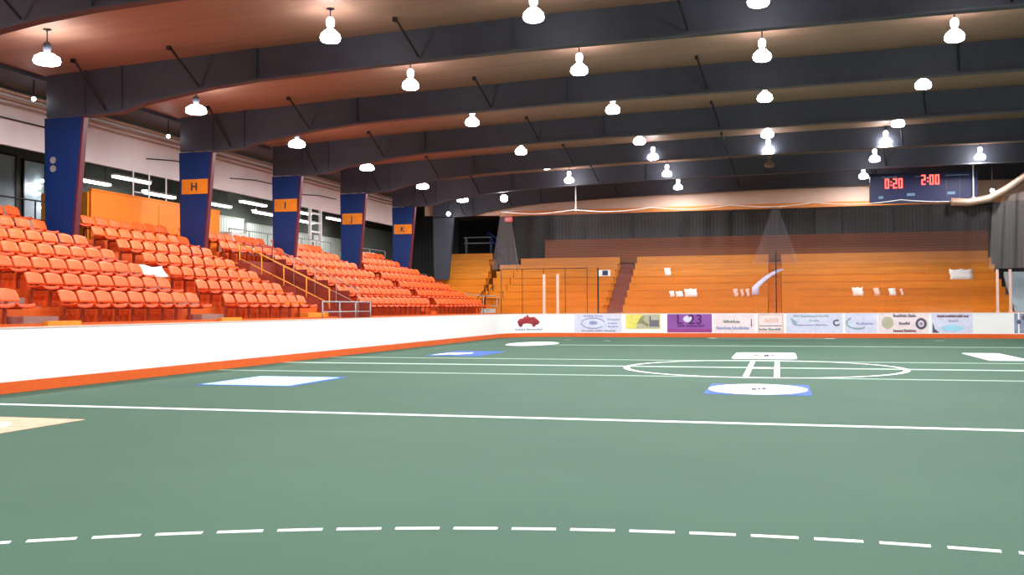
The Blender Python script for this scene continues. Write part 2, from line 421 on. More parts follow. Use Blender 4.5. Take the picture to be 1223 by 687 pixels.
# 6 faint pink box
b6 = banner('small pale pink banner crossed by a thin rule, below the dark gather of net', -.92, .2, M['cap'])
band_uz('white_field', -.86, .14, .3, 1.02, M['pinkw'], b6, d=.004); band_uz('rule', -.86, .14, .53, .56, M['slate'], b6, d=.008); words(-.86, .1, .34, .11, M['greymark'], b6, (4,6))
words(-.6, 0, .7, .2, M['cap'], b6, (3,))
# 7 faint blue-grey
b7 = banner('bluish white banner with a grey headline, fainter text and a small dark swirl', .32, 2.72, M['lilac'])
words(.62, 2.15, .94, .11, M['teal'], b7, (3,7,6)); panel_uz('emblem', [(.5,.92),(.62,.6),(.72,.55),(.8,.72),(.66,.8)], M['teal'], b7)
words(1.3, 1.75, .74, .09, M['teal'], b7, (4,)); words(.7, 2.1, .55, .08, M['bluemark'], b7, (8,5)); ring('swirl', 2.47, .68, .16, .15, .07, M['slate'], b7, n=20, a0=.8, a1=5.8)
# 8 pale swoosh
b8 = banner('near white banner with one pale grey sweeping curve', 2.82, 4.15, M['lilac'])
ring('swoosh', 3.35, .68, .5, .3, .08, M['teal'], b8, n=24, a0=2.2, a1=5.4); words(3.3, 4.0, .6, .1, M['bluemark'], b8, (6,))
# 9 two seals
b9 = banner('white banner with a khaki round seal, a slate round seal and three dark lines', 4.2, 6.25, M['pinkw'])
panel_uz('khaki_seal', ell(4.58,.68,.24,.27), M['khaki'], b9); ring('slate_seal', 5.95,.64,.23,.25,.11, M['slate'], b9); panel_uz('seal_core', ell(5.95,.64,.08,.08,16), M['bluemark'], b9)
words(4.82, 5.75, .93, .13, M['slate'], b9, (7,4)); words(5.05, 5.5, .6, .13, M['slate'], b9, (6,)); words(4.82, 5.75, .28, .13, M['darkred'], b9, (6,7))
# 10 lilac
b10 = banner('lilac banner with a maroon headline and a dark wedge in its corner', 6.37, 8.0, M['lilac'])
words(6.6, 7.85, .92, .12, M['darkred'], b10, (6,8,5,4)); panel_uz('wedge', [(6.4,.25),(6.68,.25),(6.5,.42),(6.42,.7)], M['slate'], b10)
words(7.05, 7.45, .72, .09, M['bluemark'], b10, (5,)); panel_uz('cyan_patch', ell(7.2,.45,.45,.14), M['cyan'], b10)  # pale cyan oval printed low on the banner
# 11 poster after the plain white board
b11 = banner('blue-grey banner printed with dark blotches, beyond the plain white stretch', 9.62, 11.4, M['poster'], seg=10)
for (u,z,r) in ((9.8,.72,.09),(9.98,.9,.1),(10.1,.6,.08),(10.4,.8,.12),(10.9,.5,.14)): panel_uz('blotch', ell(u,z,r,r*1.1,12), M['slate'], b11)

# ------------------------------------------------------------------ acrylic above the end boards
xs = [-9.9,-8.15,-6.4,-4.6,-2.8,-1.0,.8,2.6,4.4,6.2,8.0]
for k in range(len(xs)-1):
    a, b = xs[k]+.02, xs[k+1]-.02
    g = MB().box(a, b, YE+.015, YE+.03, 1.12, 3.3).build('acrylic_screen', M['glasspane'])
    which = 'beside the pair of white posts' if k == 0 else 'last before the plain white stretch of board' if k == len(xs)-2 else '%s along from the white posts' % ORD[k]
    tag(g, 'clear acrylic screen on the end boards, ' + which, 'glass screen', 'clear acrylic panels on the end boards')
def post(x, y, z1, label, m, w=.045, name='shield_post'):
    o = MB().box(-w, w, -.03, .03, 0, z1-1.12).box(-w*1.3, w*1.3, -.045, .045, 0, .05).build(name, m); o.location = (x, y, 1.125)
    return tag(o, label, 'post')
post(-10.82, 45.82, 3.0, 'white upright post on the end boards, nearer the corner of the pair', M['cap'], .06)
post(-10.16, 45.85, 3.0, 'white upright post on the end boards, of the pair the one nearer the banners', M['cap'], .06)
post(9.0, 45.84, 2.95, 'pale upright post above the plain white stretch of end boards', M['cap'], .05)
post(9.5, 45.84, 2.95, 'pale upright post above the blue-grey banner at the end of the boards', M['cap'], .05)
post(-.1, 45.86, 3.9, 'thin dark upright post on the end boards below the gathered net', M['rod'], .025)

# ------------------------------------------------------------------ protective netting
def net(name, label, cat, top, bot, fold_amp, fold_n, m, rows=6, cols=120):
    """top/bot: functions t -> (x,y,z)"""
    vs, fs = [], []
    for j in range(rows+1):
        s = j/rows
        for i in range(cols+1):
            t = i/cols; a = Vector(top(t)); b = Vector(bot(t)); p = a.lerp(b, s)
            p.y += fold_amp*math.sin(t*fold_n*2*PI+s*.6); vs.append(p)
    w = cols+1
    fs = [(j*w+i, j*w+i+1, (j+1)*w+i+1, (j+1)*w+i) for j in range(rows) for i in range(cols)]
    o = MB().add(vs, fs).build(name, m, smooth=True)
    return tag(o, label, cat)
def sag(x, a, b, z, d, n): t = (x-a)/(b-a); return z-d*abs(math.sin(t*n*PI))
topf = lambda t: (-13.15+22.1*t, 46.5, sag(-13.15+22.1*t, -13.15, 8.95, 6.12, .14, 6))
net('safety_net', 'long grey see-through safety net hanging above the end boards', 'net', topf, lambda t: (-13.3+22.3*t, 46.5, 3.3), .1, 22, M['net'], cols=260)
net('gathered_net', 'pale gathered fall of net at the corner nearest the seats', 'net', lambda t: (-13.2+.5*t, 46.7-.2*t, 6.2), lambda t: (-13.7+1.5*t, 46.7-.3*t, 3.3), .05, 5, M['netd'], cols=50)
net('gathered_net', 'pointed dark gather of net hanging over the middle of the end boards', 'net', lambda t: (-.3+.35*t, 46.25, 5.95), lambda t: (-1.0+1.75*t, 46.25, 3.4), .05, 5, M['netb'], cols=50)
net('gathered_net', 'pale narrow tip of net hitched up at the middle of the rope', 'net', lambda t: (-.2+.2*t, 46.1, 5.98), lambda t: (-1.15+2.05*t, 46.1, 3.35), .04, 4, M['nett'], cols=40)
net('gathered_net', 'grey curtain of net drawn around beyond the plain end of the boards', 'net', lambda t: (9.0+2.4*t, 46.5-2.2*t, 6.0+.5*t), lambda t: (8.8+2.8*t, 46.5-2.2*t, 3.0), .08, 6, M['netd'], cols=60)
mb = MB(); mb.tube([topf(k/72) for k in range(73)], .022, 6)
tag(mb.build('net_rope', M['white'], smooth=True), 'white sagging rope the safety net hangs from', 'rope')
mb = MB(); mb.tube([(7.3,46.3,5.95),(8.0,46.3,5.9),(8.8,46.2,6.02),(9.4,46.0,6.35),(10.1,45.7,6.85),(11.2,45.2,7.5)], .17, 10)
tag(mb.build('rolled_net', M['pipe'], smooth=True), 'tan rolled bundle of net sweeping up toward the roof beyond the scoreboard', 'rolled net')
def hanger(x, y, z0, z1, label):
    o = MB().tube([(0,0,0),(0,0,z1-z0)], .03, 8).lathe([(.07,-.04),(.07,.0)], 8).build('hanger_rod', M['white']); o.location = (x,y,z0)
    return tag(o, label, 'rod')
hanger(-9.4, 46.5, 6.1, lerp(CEIL,-9.4), 'white vertical hanger rod holding the net rope, by itself over the banners')
hanger(8.3, 46.9, 6.2, lerp(CEIL,8.3), 'white vertical hanger rod in front of the end of the scoreboard')

# ------------------------------------------------------------------ roof
cs = [p for p in CEIL if p[0] > -19.5]
mb = MB(); mb.prism_y([(x,z) for x,z in cs]+[(x,z+.15) for x,z in reversed(cs)], -8, 60)
struct(mb.build('ceiling', M['ceil']))
BOT = [(-18.4,6.43),(-17.2,6.43),(-16.1,6.48),(-15.4,6.67),(-13.6,6.93),(-12.3,7.05),(-9,7.19),(-5.8,7.30),(-.2,7.38),(6,7.46),(14,7.5)]
def make_frame(y, idx, label, plate=None, navy=True):
    r = empty('roof_frame', (-18, y, 2.97), label, 'roof frame', 'steel roof frames')
    o = Vector((-18, y, 2.97))
    def bd(mb, name, m, par=r, off=True):
        if off: mb.v = [(a-o.x, b-o.y, c-o.z) for a,b,c in mb.v]
        return mb.build(name, m, par)
    web = [(x,z) for x,z in BOT]+[(x,lerp(CEIL,x)) for x,_ in reversed(BOT)]
    mb = MB(); mb.prism_y(web, y+.02, y+.1)
    fl_ = [(x,z) for x,z in BOT[1:]]+[(x,z-.05) for x,z in reversed(BOT[1:])]
    mb.prism_y(fl_, y-.06, y+.18)
    for x in (-17.2,-16.1,-12.3,-5.8): mb.box(x-.015, x+.015, y-.05, y+.02, lerp(BOT,x), lerp(CEIL,x))
    bd(mb, 'beam', M['steel'])
    blue = M['blue'] if navy else M['steel']
    mb = MB(); mb.prism_y([(-18.3,2.98),(-17.52,2.98),(-17.2,6.38),(-18.36,6.38)], y-.1, y+.02)
    c = bd(mb, 'column', blue)
    mb = MB(); mb.prism_y([(-17.51,2.98),(-17.45,2.98),(-17.13,6.38),(-17.19,6.38)], y-.12, y+.05)
    bd(mb, 'column_edge', M['rededge'] if navy else M['steel'])
    if plate:
        mb = MB().box(-18.25, -17.32, y-.125, y-.1, 5.05, 5.52)
        p = bd(mb, 'letter_plate', M['plate'])
        lettering('plate_letter', plate, .34, .004, M['ink'], p, (-17.8-o.x, y-.131-o.y, 5.17-o.z))
    for x in ((-16.6,-13.9,-8.1,-1.9,4.5) if idx > 0 else (-13.9,-8.1,-1.9)):
        zc = lerp(CEIL, x)
        mb = MB().tube([(x-.15,y-1.0,zc),(x+.05,y-.04,lerp(BOT,x)+.06)], .028, 6).box(x-.19, x-.11, y-1.05, y-.95, zc-.1, zc)
        bd(mb, 'brace', M['rod'])
    return r
YF = [15.55,21.5,27.45,33.4,39.35,45.3,51.25]
flab = ['dark steel roof frame cutting across the top edge of the view',
 'dark steel roof frame on the blue column with two round white discs',
 'dark steel roof frame on the blue column lettered H by the orange booth',
 'dark steel roof frame on the blue column lettered I beyond the tunnel',
 'dark steel roof frame on the blue column lettered J, white scaffold beside it',
 'dark steel roof frame on the smallest blue column lettered K, last before the end bleachers',
 'dark steel roof frame with a bare grey column, farthest of all, over the end boards']
for k, y in enumerate(YF):
    fr = make_frame(y, k, flab[k], [None,None,'H','I','J','K',None][k], k < 6)
    if k == 1:
        for z in (5.06, 5.28):
            d = MB().lathe([(.088,0),(.088,.02)], 16).build('round_disc', M['grey'], fr); d.rotation_euler = (PI/2,0,0); d.location = (-17.98+18-.1, -.101, z-2.97)

# ------------------------------------------------------------------ high-bay lamps
def make_lamp(z, label, group, lit=True, flat=False):
    zc = z
    r = empty('bay_lamp', (0,0,0), label, 'lamp', group)
    MB().lathe([(.09,.95),(.09,.93)], 10).tube([(0,0,.2),(0,0,.93)], .014, 6).build('stem', M['rod'], r)
    MB().lathe([(.045,.12),(.06,.14),(.088,.19),(.092,.3),(.05,.36)], 14).build('ballast_neck', (M['steel'] if flat else M['neckglow']) if lit else M['deadlamp'], r, smooth=True)
    MB().lathe([(.22,-.13),(.27,-.11),(.285,-.06),(.26,.02),(.16,.09),(.08,.12)] if flat else [(.165,-.17),(.205,-.14),(.22,-.09),(.2,-.01),(.12,.07),(.05,.12)], 20).build('acrylic_bell', M['lampglow'] if lit else M['deadlamp'], r, smooth=True)
    return r
protoY = {'L1':[18.3,24.1,30.05,35.9,42.2,48.1], 'L2':[19.4,24.2,29.6,35.7,39.8,44.5], 'L3':[19.5,24.3,29.5,35.4,39.4,44.5,49.6],
          'L4':[20.0,24.5,29.4,35.7,39.3,43.4], 'L5':[24.3,29.4,35.4,39.3,43.7,49.4], 'L6':[29.4,34.8,39.9,44.8]}
LX = {'L1':(-15.64,7.0),'L2':(-9.3,7.35),'L3':(-4.8,7.47),'L4':(-.33,7.55),'L5':(3.95,7.65),'L6':(8.2,7.7)}
RN = {'L1':'over the seats','L2':'first row in from the seats','L3':'second row in from the seats','L4':'middle row down the hall','L5':'row just past the middle','L6':'row farthest from the seats'}
POWER = 185
ld = bpy.data.lights.new('lamp_light', 'AREA'); ld.shape = 'DISK'; ld.size = .36; ld.energy = POWER; ld.color = (.97,.98,1.0)
protos = {}
def put_lamp(x, y, z, label, group, lit=True, flat=False):
    if lit:
        if flat not in protos:
            r = protos[flat] = make_lamp(z, label, group, True, flat); r.location = (x,y,z)
            lo = bpy.data.objects.new('lamp_light', ld); col.objects.link(lo); lo.parent = r; lo.location = (0,0,-.19)
        else: r = copy_tree(protos[flat], (x,y,z))
    else: r = make_lamp(z, label, group, False); r.location = (x,y,z)
    top = (lerp(CEIL,x)-z)/.95
    r.scale = (1,1,1)
    # stem reaches the ceiling
    for c in r.children:
        if c.name.startswith('stem'): c.scale = (1,1,top)
    tag(r, label, 'lamp', group)
for k in LX:
    x, z = LX[k]; ys = protoY[k]
    extra = [13.0,6.8,.6,-5] if k != 'L6' else [23.5,17.6,11.7,5.8,0]
    if k == 'L5': extra = [19.4,13.0,6.8,.6,-5]
    for i, y in enumerate(ys):
        dead = (k == 'L4' and i == 5)
        if dead: lab = 'unlit brownish lamp at the far end of the middle row'
        else: lab = 'glowing bell-shaped ceiling lamp, %s, %s counted from the near end' % (RN[k], ORD[i])
        put_lamp(x, y, z, lab, 'lamps of the row '+RN[k] if k == 'L1' else 'lamps of the '+RN[k], not dead, k == 'L1')
    for j, y in enumerate(extra):
        put_lamp(x, y, z, 'glowing bell-shaped ceiling lamp overhead, %s, %s before the near end' % (RN[k], ORD[j]), 'lamps overhead before the view', True, k == 'L1')
def flood(x, y, z, r, label, stem):
    e = empty('flood_lamp', (x,y,z), label, 'lamp')
    MB().lathe([(r*.5,-r),(r,-r*.4),(r,r*.5),(r*.4,r)], 14).build('lens', M['lampglow'], e, smooth=True)
    MB().tube([(0,0,r*.8),(0,0,stem)], .02, 6).build('stem', M['rod'], e)
flood(-12.9, 46.2, 6.75, .17, 'small bright flood lamp at the top corner of the net nearest the seats', lerp(CEIL,-12.9)-6.75)
flood(8.9, 46.1, 6.35, .08, 'tiny bright flood lamp by the rolled net past the scoreboard', lerp(CEIL,8.9)-6.35)
flood(-17.2, 50.4, 6.5, .1, 'small flood lamp in front of the bare grey column', lerp(CEIL,-17.2)-6.5)
flood(-18.65, 21.35, 6.9, .05, 'tiny spot lamp behind the top of the column with round discs', lerp(CEIL,-18.65)-6.9)
flood(-18.65, 27.2, 6.9, .05, 'tiny spot lamp behind the top of the column lettered H', lerp(CEIL,-18.65)-6.9)

# ------------------------------------------------------------------ main grandstand with seats
def Xi(i): return -13.8-.8*i
def tread(i): return 1.10+.372*i
STAND_Y = [(-3.0,28.6,0),(28.6,31.0,5),(31.0,46.3,0)]
g = empty('grandstand', (-13.35, 0, 0), 'orange stepped grandstand rising beside the long white boards', 'grandstand')
def bg(mb, name, m): mb.v = [(a+13.35,b,c) for a,b,c in mb.v]; return mb.build(name, m, g)
mb = MB()
for (a, b, i0) in STAND_Y:
    for i in range(i0, 7):
        x1 = Xi(i)+.45; x0 = Xi(i)-.35
        mb.box(x0, x1, a, b, 0.002 if i0 == 0 else 2.6, tread(i))
bg(mb, 'terrace', M['stand'])
bg(MB().box(-13.38,-13.33,-3,28.6,0.002,1.16).box(-13.38,-13.33,31.0,46.3,.002,1.16), 'front_wall', M['stand'])
def stair(y0, y1, m, lab):
    mb = MB()
    for i in range(6 if y0 == 27.15 else 7):
        if i < 6: mb.box(Xi(i)-.35, Xi(i)+.05, y0, y1, tread(i)+.001, tread(i)+.186)
        mb.box(Xi(i)-.02 if i < 6 else Xi(i)-.3, Xi(i)+.45, y0, y1, tread(i)+.001, tread(i)+.012)
    o = bg(mb, 'stair', m); o['label'] = lab
stair(15.5, 16.45, M['step'], 'mauve grey steps'); stair(21.45, 22.45, M['step'], 'mauve grey steps')
stair(27.15, 28.55, M['gold'], 'golden steps'); stair(38.02, 38.68, M['stand'], 'orange steps')
for a in (15.52, 21.5): bg(MB().box(-13.33,-13.2,a,a+.9,.9,1.2), 'gate', M['gold'])
# tunnel (opening through rows 0-4)
bg(MB().box(-16.98,-16.9,28.6,31.0,.002,3.0).box(-17,-13.4,28.55,28.62,1.0,1.4), 'tunnel_wall', M['maroon'])
for ya, hh in ((30.96,.55),(28.57,.3)):
    mb = MB()
    for i in range(5): mb.box(Xi(i)-.35, Xi(i)+.45, ya, ya+.06, .01, tread(i)+hh)
    bg(mb, 'tunnel_cheek', M['maroon'])
mb = MB(); mb.box(-17,-13.38,28.62,30.96,.012,.7); 
for k in range(3): mb.box(-15-.6*k,-14.4-.6*k,28.62,30.96,.7,.9+.25*k)
bg(mb, 'tunnel_floor', M['gold'])
def railing(name, pts, h, m, label, every=1, mid=True, r=.022, posts=True):
    """handrail along pts (ground points), posts and mid rail; one thing"""
    o = Vector(pts[0]); e = empty(name, o, label, 'railing')
    P_ = [Vector(p)-o for p in pts]
    up = Vector((0,0,h))
    MB().tube([p+up for p in P_], r, 8).build('top_rail', m, e, smooth=True)
    if mid: MB().tube([p+up*.5 for p in P_], r*.8, 8).build('mid_rail', m, e, smooth=True)
    for p in P_[::every]: MB().tube([p, p+up], r, 8).build('post', m, e, smooth=True)
    return e
railing('tunnel_railing', [(Xi(i), 30.9, tread(i)) for i in range(5)], .95, M['step'], 'sloping mauve handrail along the far side of the tunnel opening')
railing('tunnel_railing', [(Xi(i), 28.7, tread(i)) for i in range(5)], .95, M['gold'], 'sloping golden handrail between the steps and the tunnel opening')
railing('tunnel_railing', [(-17.0, y, tread(4)+.3) for y in (28.75,29.5,30.2,30.85)], .65, M['maroon'], 'level maroon rail across the head of the tunnel opening')
railing('front_railing', [(-13.3, y, 1.0) for y in (27.2,28.4,29.6,30.8)], .62, M['grey'], 'low grey rail at the foot of the tunnel, just above the boards')

def make_seat():
    r = empty('stadium_seat')
    # backrest: curved shell, rounded top, facing +X; origin on the tread
    n = 8; w = .235; mb = MB(); vs = []; prof = [(-.01,.475),(-.02,.51),(-.045,.58),(-.07,.66),(-.095,.71),(-.12,.72)]
    for th in (0, .022):
        for (dx, z) in prof:
            for i in range(n+1):
                t = -1+2*i/n; rnd = .035*t*t*(1 if z > .6 else 0)
                vs.append((dx+.05*t*t-th, w*t*(1-.06*(z > .68)), z-rnd-(th*.2)))
    m_ = len(prof); W = n+1; N_ = m_*W; fs = []
    for j in range(m_-1):
        for i in range(n):
            a = j*W+i; fs.append((a, a+1, a+1+W, a+W)); fs.append((N_+a+W, N_+a+1+W, N_+a+1, N_+a))
    for i in range(n): fs.append((N_+i, N_+i+1, i+1, i)); a = (m_-1)*W+i; fs.append((a, a+1, N_+a+1, N_+a))
    for j in range(m_-1): a = j*W; fs.append((a, a+W, N_+a+W, N_+a)); a += n; fs.append((N_+a, N_+a+W, a+W, a))
    mb.add(vs, fs).build('backrest', M['seat'], r, smooth=True)
    # pan: dished, rolled front lip
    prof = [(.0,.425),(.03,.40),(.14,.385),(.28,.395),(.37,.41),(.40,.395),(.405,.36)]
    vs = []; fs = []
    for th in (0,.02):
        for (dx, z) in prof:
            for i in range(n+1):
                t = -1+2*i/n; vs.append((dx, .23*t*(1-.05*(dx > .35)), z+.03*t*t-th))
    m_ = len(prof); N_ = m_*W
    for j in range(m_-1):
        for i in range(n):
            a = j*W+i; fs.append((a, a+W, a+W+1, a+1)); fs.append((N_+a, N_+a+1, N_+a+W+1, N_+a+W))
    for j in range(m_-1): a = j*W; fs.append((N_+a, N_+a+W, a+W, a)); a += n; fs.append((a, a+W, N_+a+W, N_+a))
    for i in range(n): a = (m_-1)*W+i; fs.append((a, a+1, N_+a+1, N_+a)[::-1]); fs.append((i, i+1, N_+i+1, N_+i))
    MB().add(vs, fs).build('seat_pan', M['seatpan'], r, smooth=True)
    MB().box(-.12,-.07,-.03,.03,.0,.36).box(-.12,.28,-.03,.03,.325,.36).box(-.075,-.04,-.03,.03,.34,.50).box(-.15,-.02,-.09,.09,.0,.012).build('bracket', M['bracket'], r)
    return r
secs = [('block before the first stairs', 13.9, 15.45, .53), ('block between first and second stairs', 16.5, 21.4, .53),
        ('block between second stairs and golden steps', 22.5, 27.1, .53), ('bank above golden steps and tunnel', 27.2, 30.95, .53),
        ('block between tunnel and narrow orange steps', 31.05, 38.0, .53), ('block beyond the narrow orange steps', 38.75, 45.4, .53)]
proto = None; count = 0
for sname, a, b, p in secs:
    n = int((b-a+.06)/p); p = (b-a)/n
    for i in range(7):
        if sname.startswith('bank') and i < 5: continue
        vis0 = 15.0+.87*i-1.1     # what the camera sees of this row starts here
        k_in = 0
        for k in range(n):
            y = a+p*(k+.5)
            if y < vis0: continue
            x = Xi(i)
            if i in (5,6) and any(abs(y-yf) < .42 for yf in YF): continue
            if sname.startswith('bank') and i == 5 and y < 28.7: continue
            if proto is None: proto = make_seat(); s_ = proto; s_.location = (x,y,tread(i))
            else: s_ = copy_tree(proto, (x,y,tread(i)))
            k_in += 1; count += 1
            row = 'front row' if i == 0 else 'top row' if i == 6 else '%s row up' % ORD[i]
            tag(s_, 'orange plastic seat, %s, %s along, %s' % (row, ORD[k_in-1], sname), 'seat', 'orange seats in the grandstand')
print('SEATS', count)
# white sheet on the seats at the second stairs
mb = MB(); vs = []; 
for j in range(5):
    for i in range(13):
        t = i/12; vs.append((-15.42-.055*j+.03*math.sin(t*9+j), 21.42+1.1*t, 2.27+.065*j+.025*math.sin(t*7)))
mb.add(vs, [(j*13+i, j*13+i+1, (j+1)*13+i+1, (j+1)*13+i) for j in range(4) for i in range(12)])
o = mb.build('white_sheet', M['white'], smooth=True); sm = o.modifiers.new('t', 'SOLIDIFY'); sm.thickness = .04
tag(o, 'crumpled white sheet lying across the second stairs among the seats', 'sheet')

# ------------------------------------------------------------------ concourse behind the seats
struct(MB().box(-26,-18.96,-3,59.7,3.15,3.33).build('floor_concourse', M['darkwall']))
struct(MB().box(-26.2,-26,-3,60,0,7.5).build('wall_left', M['darkwall']))
struct(MB().box(-20.1,-20,5,51.0,5.85,7.32).build('wall_bulkhead', M['bulk']))
struct(MB().prism_y([(-28,7.2),(-19.4,7.42),(-19.4,7.52),(-28,7.3)], -3, 60).build('ceiling_concourse', M['darkwall']))
struct(MB().box(-19.5,-18.5,-3,51,7.40,7.5).build('trim_1', M['steel']))
for k, (x, z, r, lab) in enumerate([(-19.9,7.28,.06,'upper'),(-19.85,7.08,.04,'middle'),(-19.85,6.93,.025,'lower')]):
    o = MB().tube([(x,5,z),(x,51,z)], r, 8).build('wall_pipe', M['pipe'], smooth=True)
    tag(o, '%s tan pipe running along the pale panelling behind the columns' % lab, 'pipe')
o = MB().tube([(-19.94,y,6.56-.0*y) for y in (16,24.9)]+[(-19.94,24.95,6.56)], .02, 6).build('conduit', M['rod']); tag(o, 'thin dark conduit on the pale panelling before the column with discs', 'conduit')
for y0, y1, w in ((27.9,30.9,'between the columns with discs and letter H'),(33.0,36.5,'between columns H and I'),(38.6,42.2,'between columns I and J')):
    o = MB().tube([(-19.94,y0,6.35),(-19.94,(y0+y1)/2,6.5),(-19.94,y1,6.52)], .018, 6).build('conduit', M['rod']); tag(o, 'thin dark conduit on the pale panelling '+w, 'conduit')
# orange booth
e = empty('press_booth', (-19.3, 24.3, 3.33), 'bright orange booth front rising behind the top row of seats', 'booth')
MB().box(.0,.08,.0,6.8,0,1.55).box(-.02,.1,0,6.8,1.55,1.6).box(.08,.1,3.2,3.28,.0,1.45).build('front_panel', M['press'], e)
MB().box(-1.6,.0,-.06,0,0,1.5).build('side_panel', M['gold'], e)['label'] = 'golden yellow side'
MB().box(-1.6,.0,6.8,6.86,0,1.5).build('side_panel', M['press'], e)
for y in (2.1,2.9,3.8): MB().tube([(-.05,y,1.6),(-.05,y,2.5)], .025, 8).build('white_pole', M['white'], e)
MB().tube([(-.05,2.1,1.75),(-.05,2.9,1.75)], .018, 6).tube([(-.05,2.1,2.05),(-.05,2.9,2.05)], .018, 6).build('cross_rail', M['white'], e)
for y, lab in ((24.6,'small dark device on the near corner of the orange booth'),):
    o = MB().box(-.12,.12,-.1,.1,0,.16).box(-.05,.05,-.14,-.1,.03,.13).tube([(0,0,.16),(0,0,.32)], .02, 6).build('desk_device', M['rod']); o.location = (-19.9, 24.27, 4.83); tag(o, lab, 'device')
# fluorescent tubes
tubes = [(29.29,2.9-1.4,5.83),(31.3,2.1,6.18),(33.0,1.9,5.79),(37.2,1.7,5.82),(40.0,2.2,6.17),(41.1,2.1,5.81),(45.0,1.3,6.19),(45.2,1.6,5.77),(48.7,2.2,6.19)]
tl = ['between the disc column and the orange booth','above the orange booth, the upper','above the orange booth, the lower','just past the column lettered H','upper one before the column lettered I','lower one before the column lettered I',
      'upper one just past the column lettered I','lower one just past the column lettered I','by the column lettered J']
tl_ = bpy.data.lights.new('tube_light', 'AREA'); tl_.shape = 'RECTANGLE'; tl_.size = .2; tl_.size_y = 1.4; tl_.energy = 38
for (y, l, z), lab in zip(tubes, tl):
    e = empty('strip_light', (-23, y, z), 'glowing fluorescent strip light hung in the concourse, '+lab, 'strip light', 'fluorescent strip lights in the concourse')
    MB().box(-.13,.13,-l/2,l/2,.05,.12).build('housing', M['white'], e)
    MB().tube([(-.05,-l/2+.03,0.01),(-.05,l/2-.03,0.01)], .045, 8).tube([(.06,-l/2+.03,0.01),(.06,l/2-.03,0.01)], .045, 8).build('tube', M['tube'], e)
    lo = bpy.data.objects.new('tube_light', tl_); col.objects.link(lo); lo.parent = e; lo.location = (0,0,-.05)
    MB().tube([(0,-l/2+.2,.1),(0,-l/2+.2,7.25-z)], .01, 5).tube([(0,l/2-.2,.1),(0,l/2-.2,7.25-z)], .01, 5).build('hanger', M['rod'], e)
# windows and pale wall panels behind
def pane(n, x, y0, y1, z0, z1, m, bars):
    w = MB().box(x-.05, x+.02, y0-.06, y1+.06, z0-.06, z0).box(x-.05,x+.02,y0-.06,y1+.06,z1,z1+.06).box(x-.05,x+.02,y0-.06,y0,z0,z1).box(x-.05,x+.02,y1,y1+.06,z0,z1)
    for k in range(1, bars): yy = y0+(y1-y0)*k/bars; w.box(x-.04, x+.015, yy-.02, yy+.02, z0, z1)
    o = w.build('window_%d' % n, M['rod']); struct(o)
    MB().box(x-.03, x-.01, y0, y1, z0, z1).build('pane', m, o)
struct(MB().box(-24.3,-24.1,22,59.7,3.33,7.2).build('wall_concourse', M['darkwall']))
pane(1, -24.05, 24.6, 26.72, 3.9, 6.42, M['winpane'], 2)
pane(2, -24.05, 27.12, 28.05, 3.9, 6.36, M['winpane'], 1)
for k, (y0,y1,z0,z1) in enumerate([(37.6,40.9,3.4,5.55),(41.2,43.6,3.4,5.4),(45.6,47.5,3.4,5.3),(48.0,51.6,3.4,5.3)]):
    o = MB().box(-24.08,-24.0,y0,y1,z0,z1).box(-24.1,-23.97,y0-.05,y0,z0,z1).box(-24.1,-23.97,y0,y1,z1,z1+.05).build('trim_%d' % (k+2), M['palewall']); struct(o)
struct(MB().box(-24.08,-24.0,53.2,59.4,3.33,6.3).build('trim_7', M['palewall']))
# glowing white dots put by the windows to imitate reflections in the panes
for (y,z,lab) in ((27.2,5.55,'small white reflection dot on the dark wall between the two windows, upper'),(27.2,5.35,'small white reflection dot between the two windows, lower'),
                  (27.75,5.75,'small white reflection dot, topmost on the narrow window'),(27.6,5.5,'small white reflection dot, second down on the narrow window'),(27.6,5.3,'small white reflection dot, third down on the narrow window'),(27.8,4.85,'small white reflection dot, lowest on the narrow window')):
    o = MB().lathe([(.05,-.05),(.08,0),(.05,.05)], 10).box(-.12,0,-.02,.02,-.02,.02).build('reflection_dot', M['tube'], smooth=True); o.location = (-23.9,y,z); tag(o, lab, 'reflection')
railing('concourse_railing', [(-19.15, y, 3.33) for y in (16,17.5,19,20.5,22,23.5)], 1.0, M['rod'], 'dark railing behind the top row beside the column with discs')
railing('concourse_railing', [(-19.15, y, 3.33) for y in (31.6,33,34.4,35.8,37.2,38.6,40)], 1.0, M['grey'], 'grey railing behind the top row between the orange booth and column J')
railing('concourse_railing', [(-19.15, y, 3.33) for y in (41.5,42.9,44.3,46.2)], .95, M['grey'], 'grey railing behind the top row between columns J and K')
# white scaffold
e = empty('scaffold_tower', (-19.6, 39.35, 3.33), 'white ladder-like scaffold standing just before the column lettered J', 'scaffold')
for dy in (-.5,.5): MB().box(-.06,.06,dy-.05,dy+.05,0,2.45).build('upright', M['white'], e)
for k in range(6): MB().box(-.035,.035,-.45,.45,.2+.4*k,.28+.4*k).build('rung', M['white'], e)
# things standing behind the top row
def cooler(x, y, z, s, label):
    o = MB().box(-.2*s,.2*s,-.22*s,.22*s,0,.32*s).box(-.22*s,.22*s,-.24*s,.24*s,.32*s,.40*s).build('storage_box', M['white']); o.location = (x,y,z); tag(o, label, 'box')
cooler(-19.55, 32.2, 3.33, 2.2, 'white lidded box behind the top row just past the orange booth')
cooler(-19.6, 44.4, 3.33, 2.0, 'white lidded box behind the top row beside column K')
cooler(-19.6, 31.0, 4.93, .5, 'small white lidded box on the far corner of the orange booth') if False else None

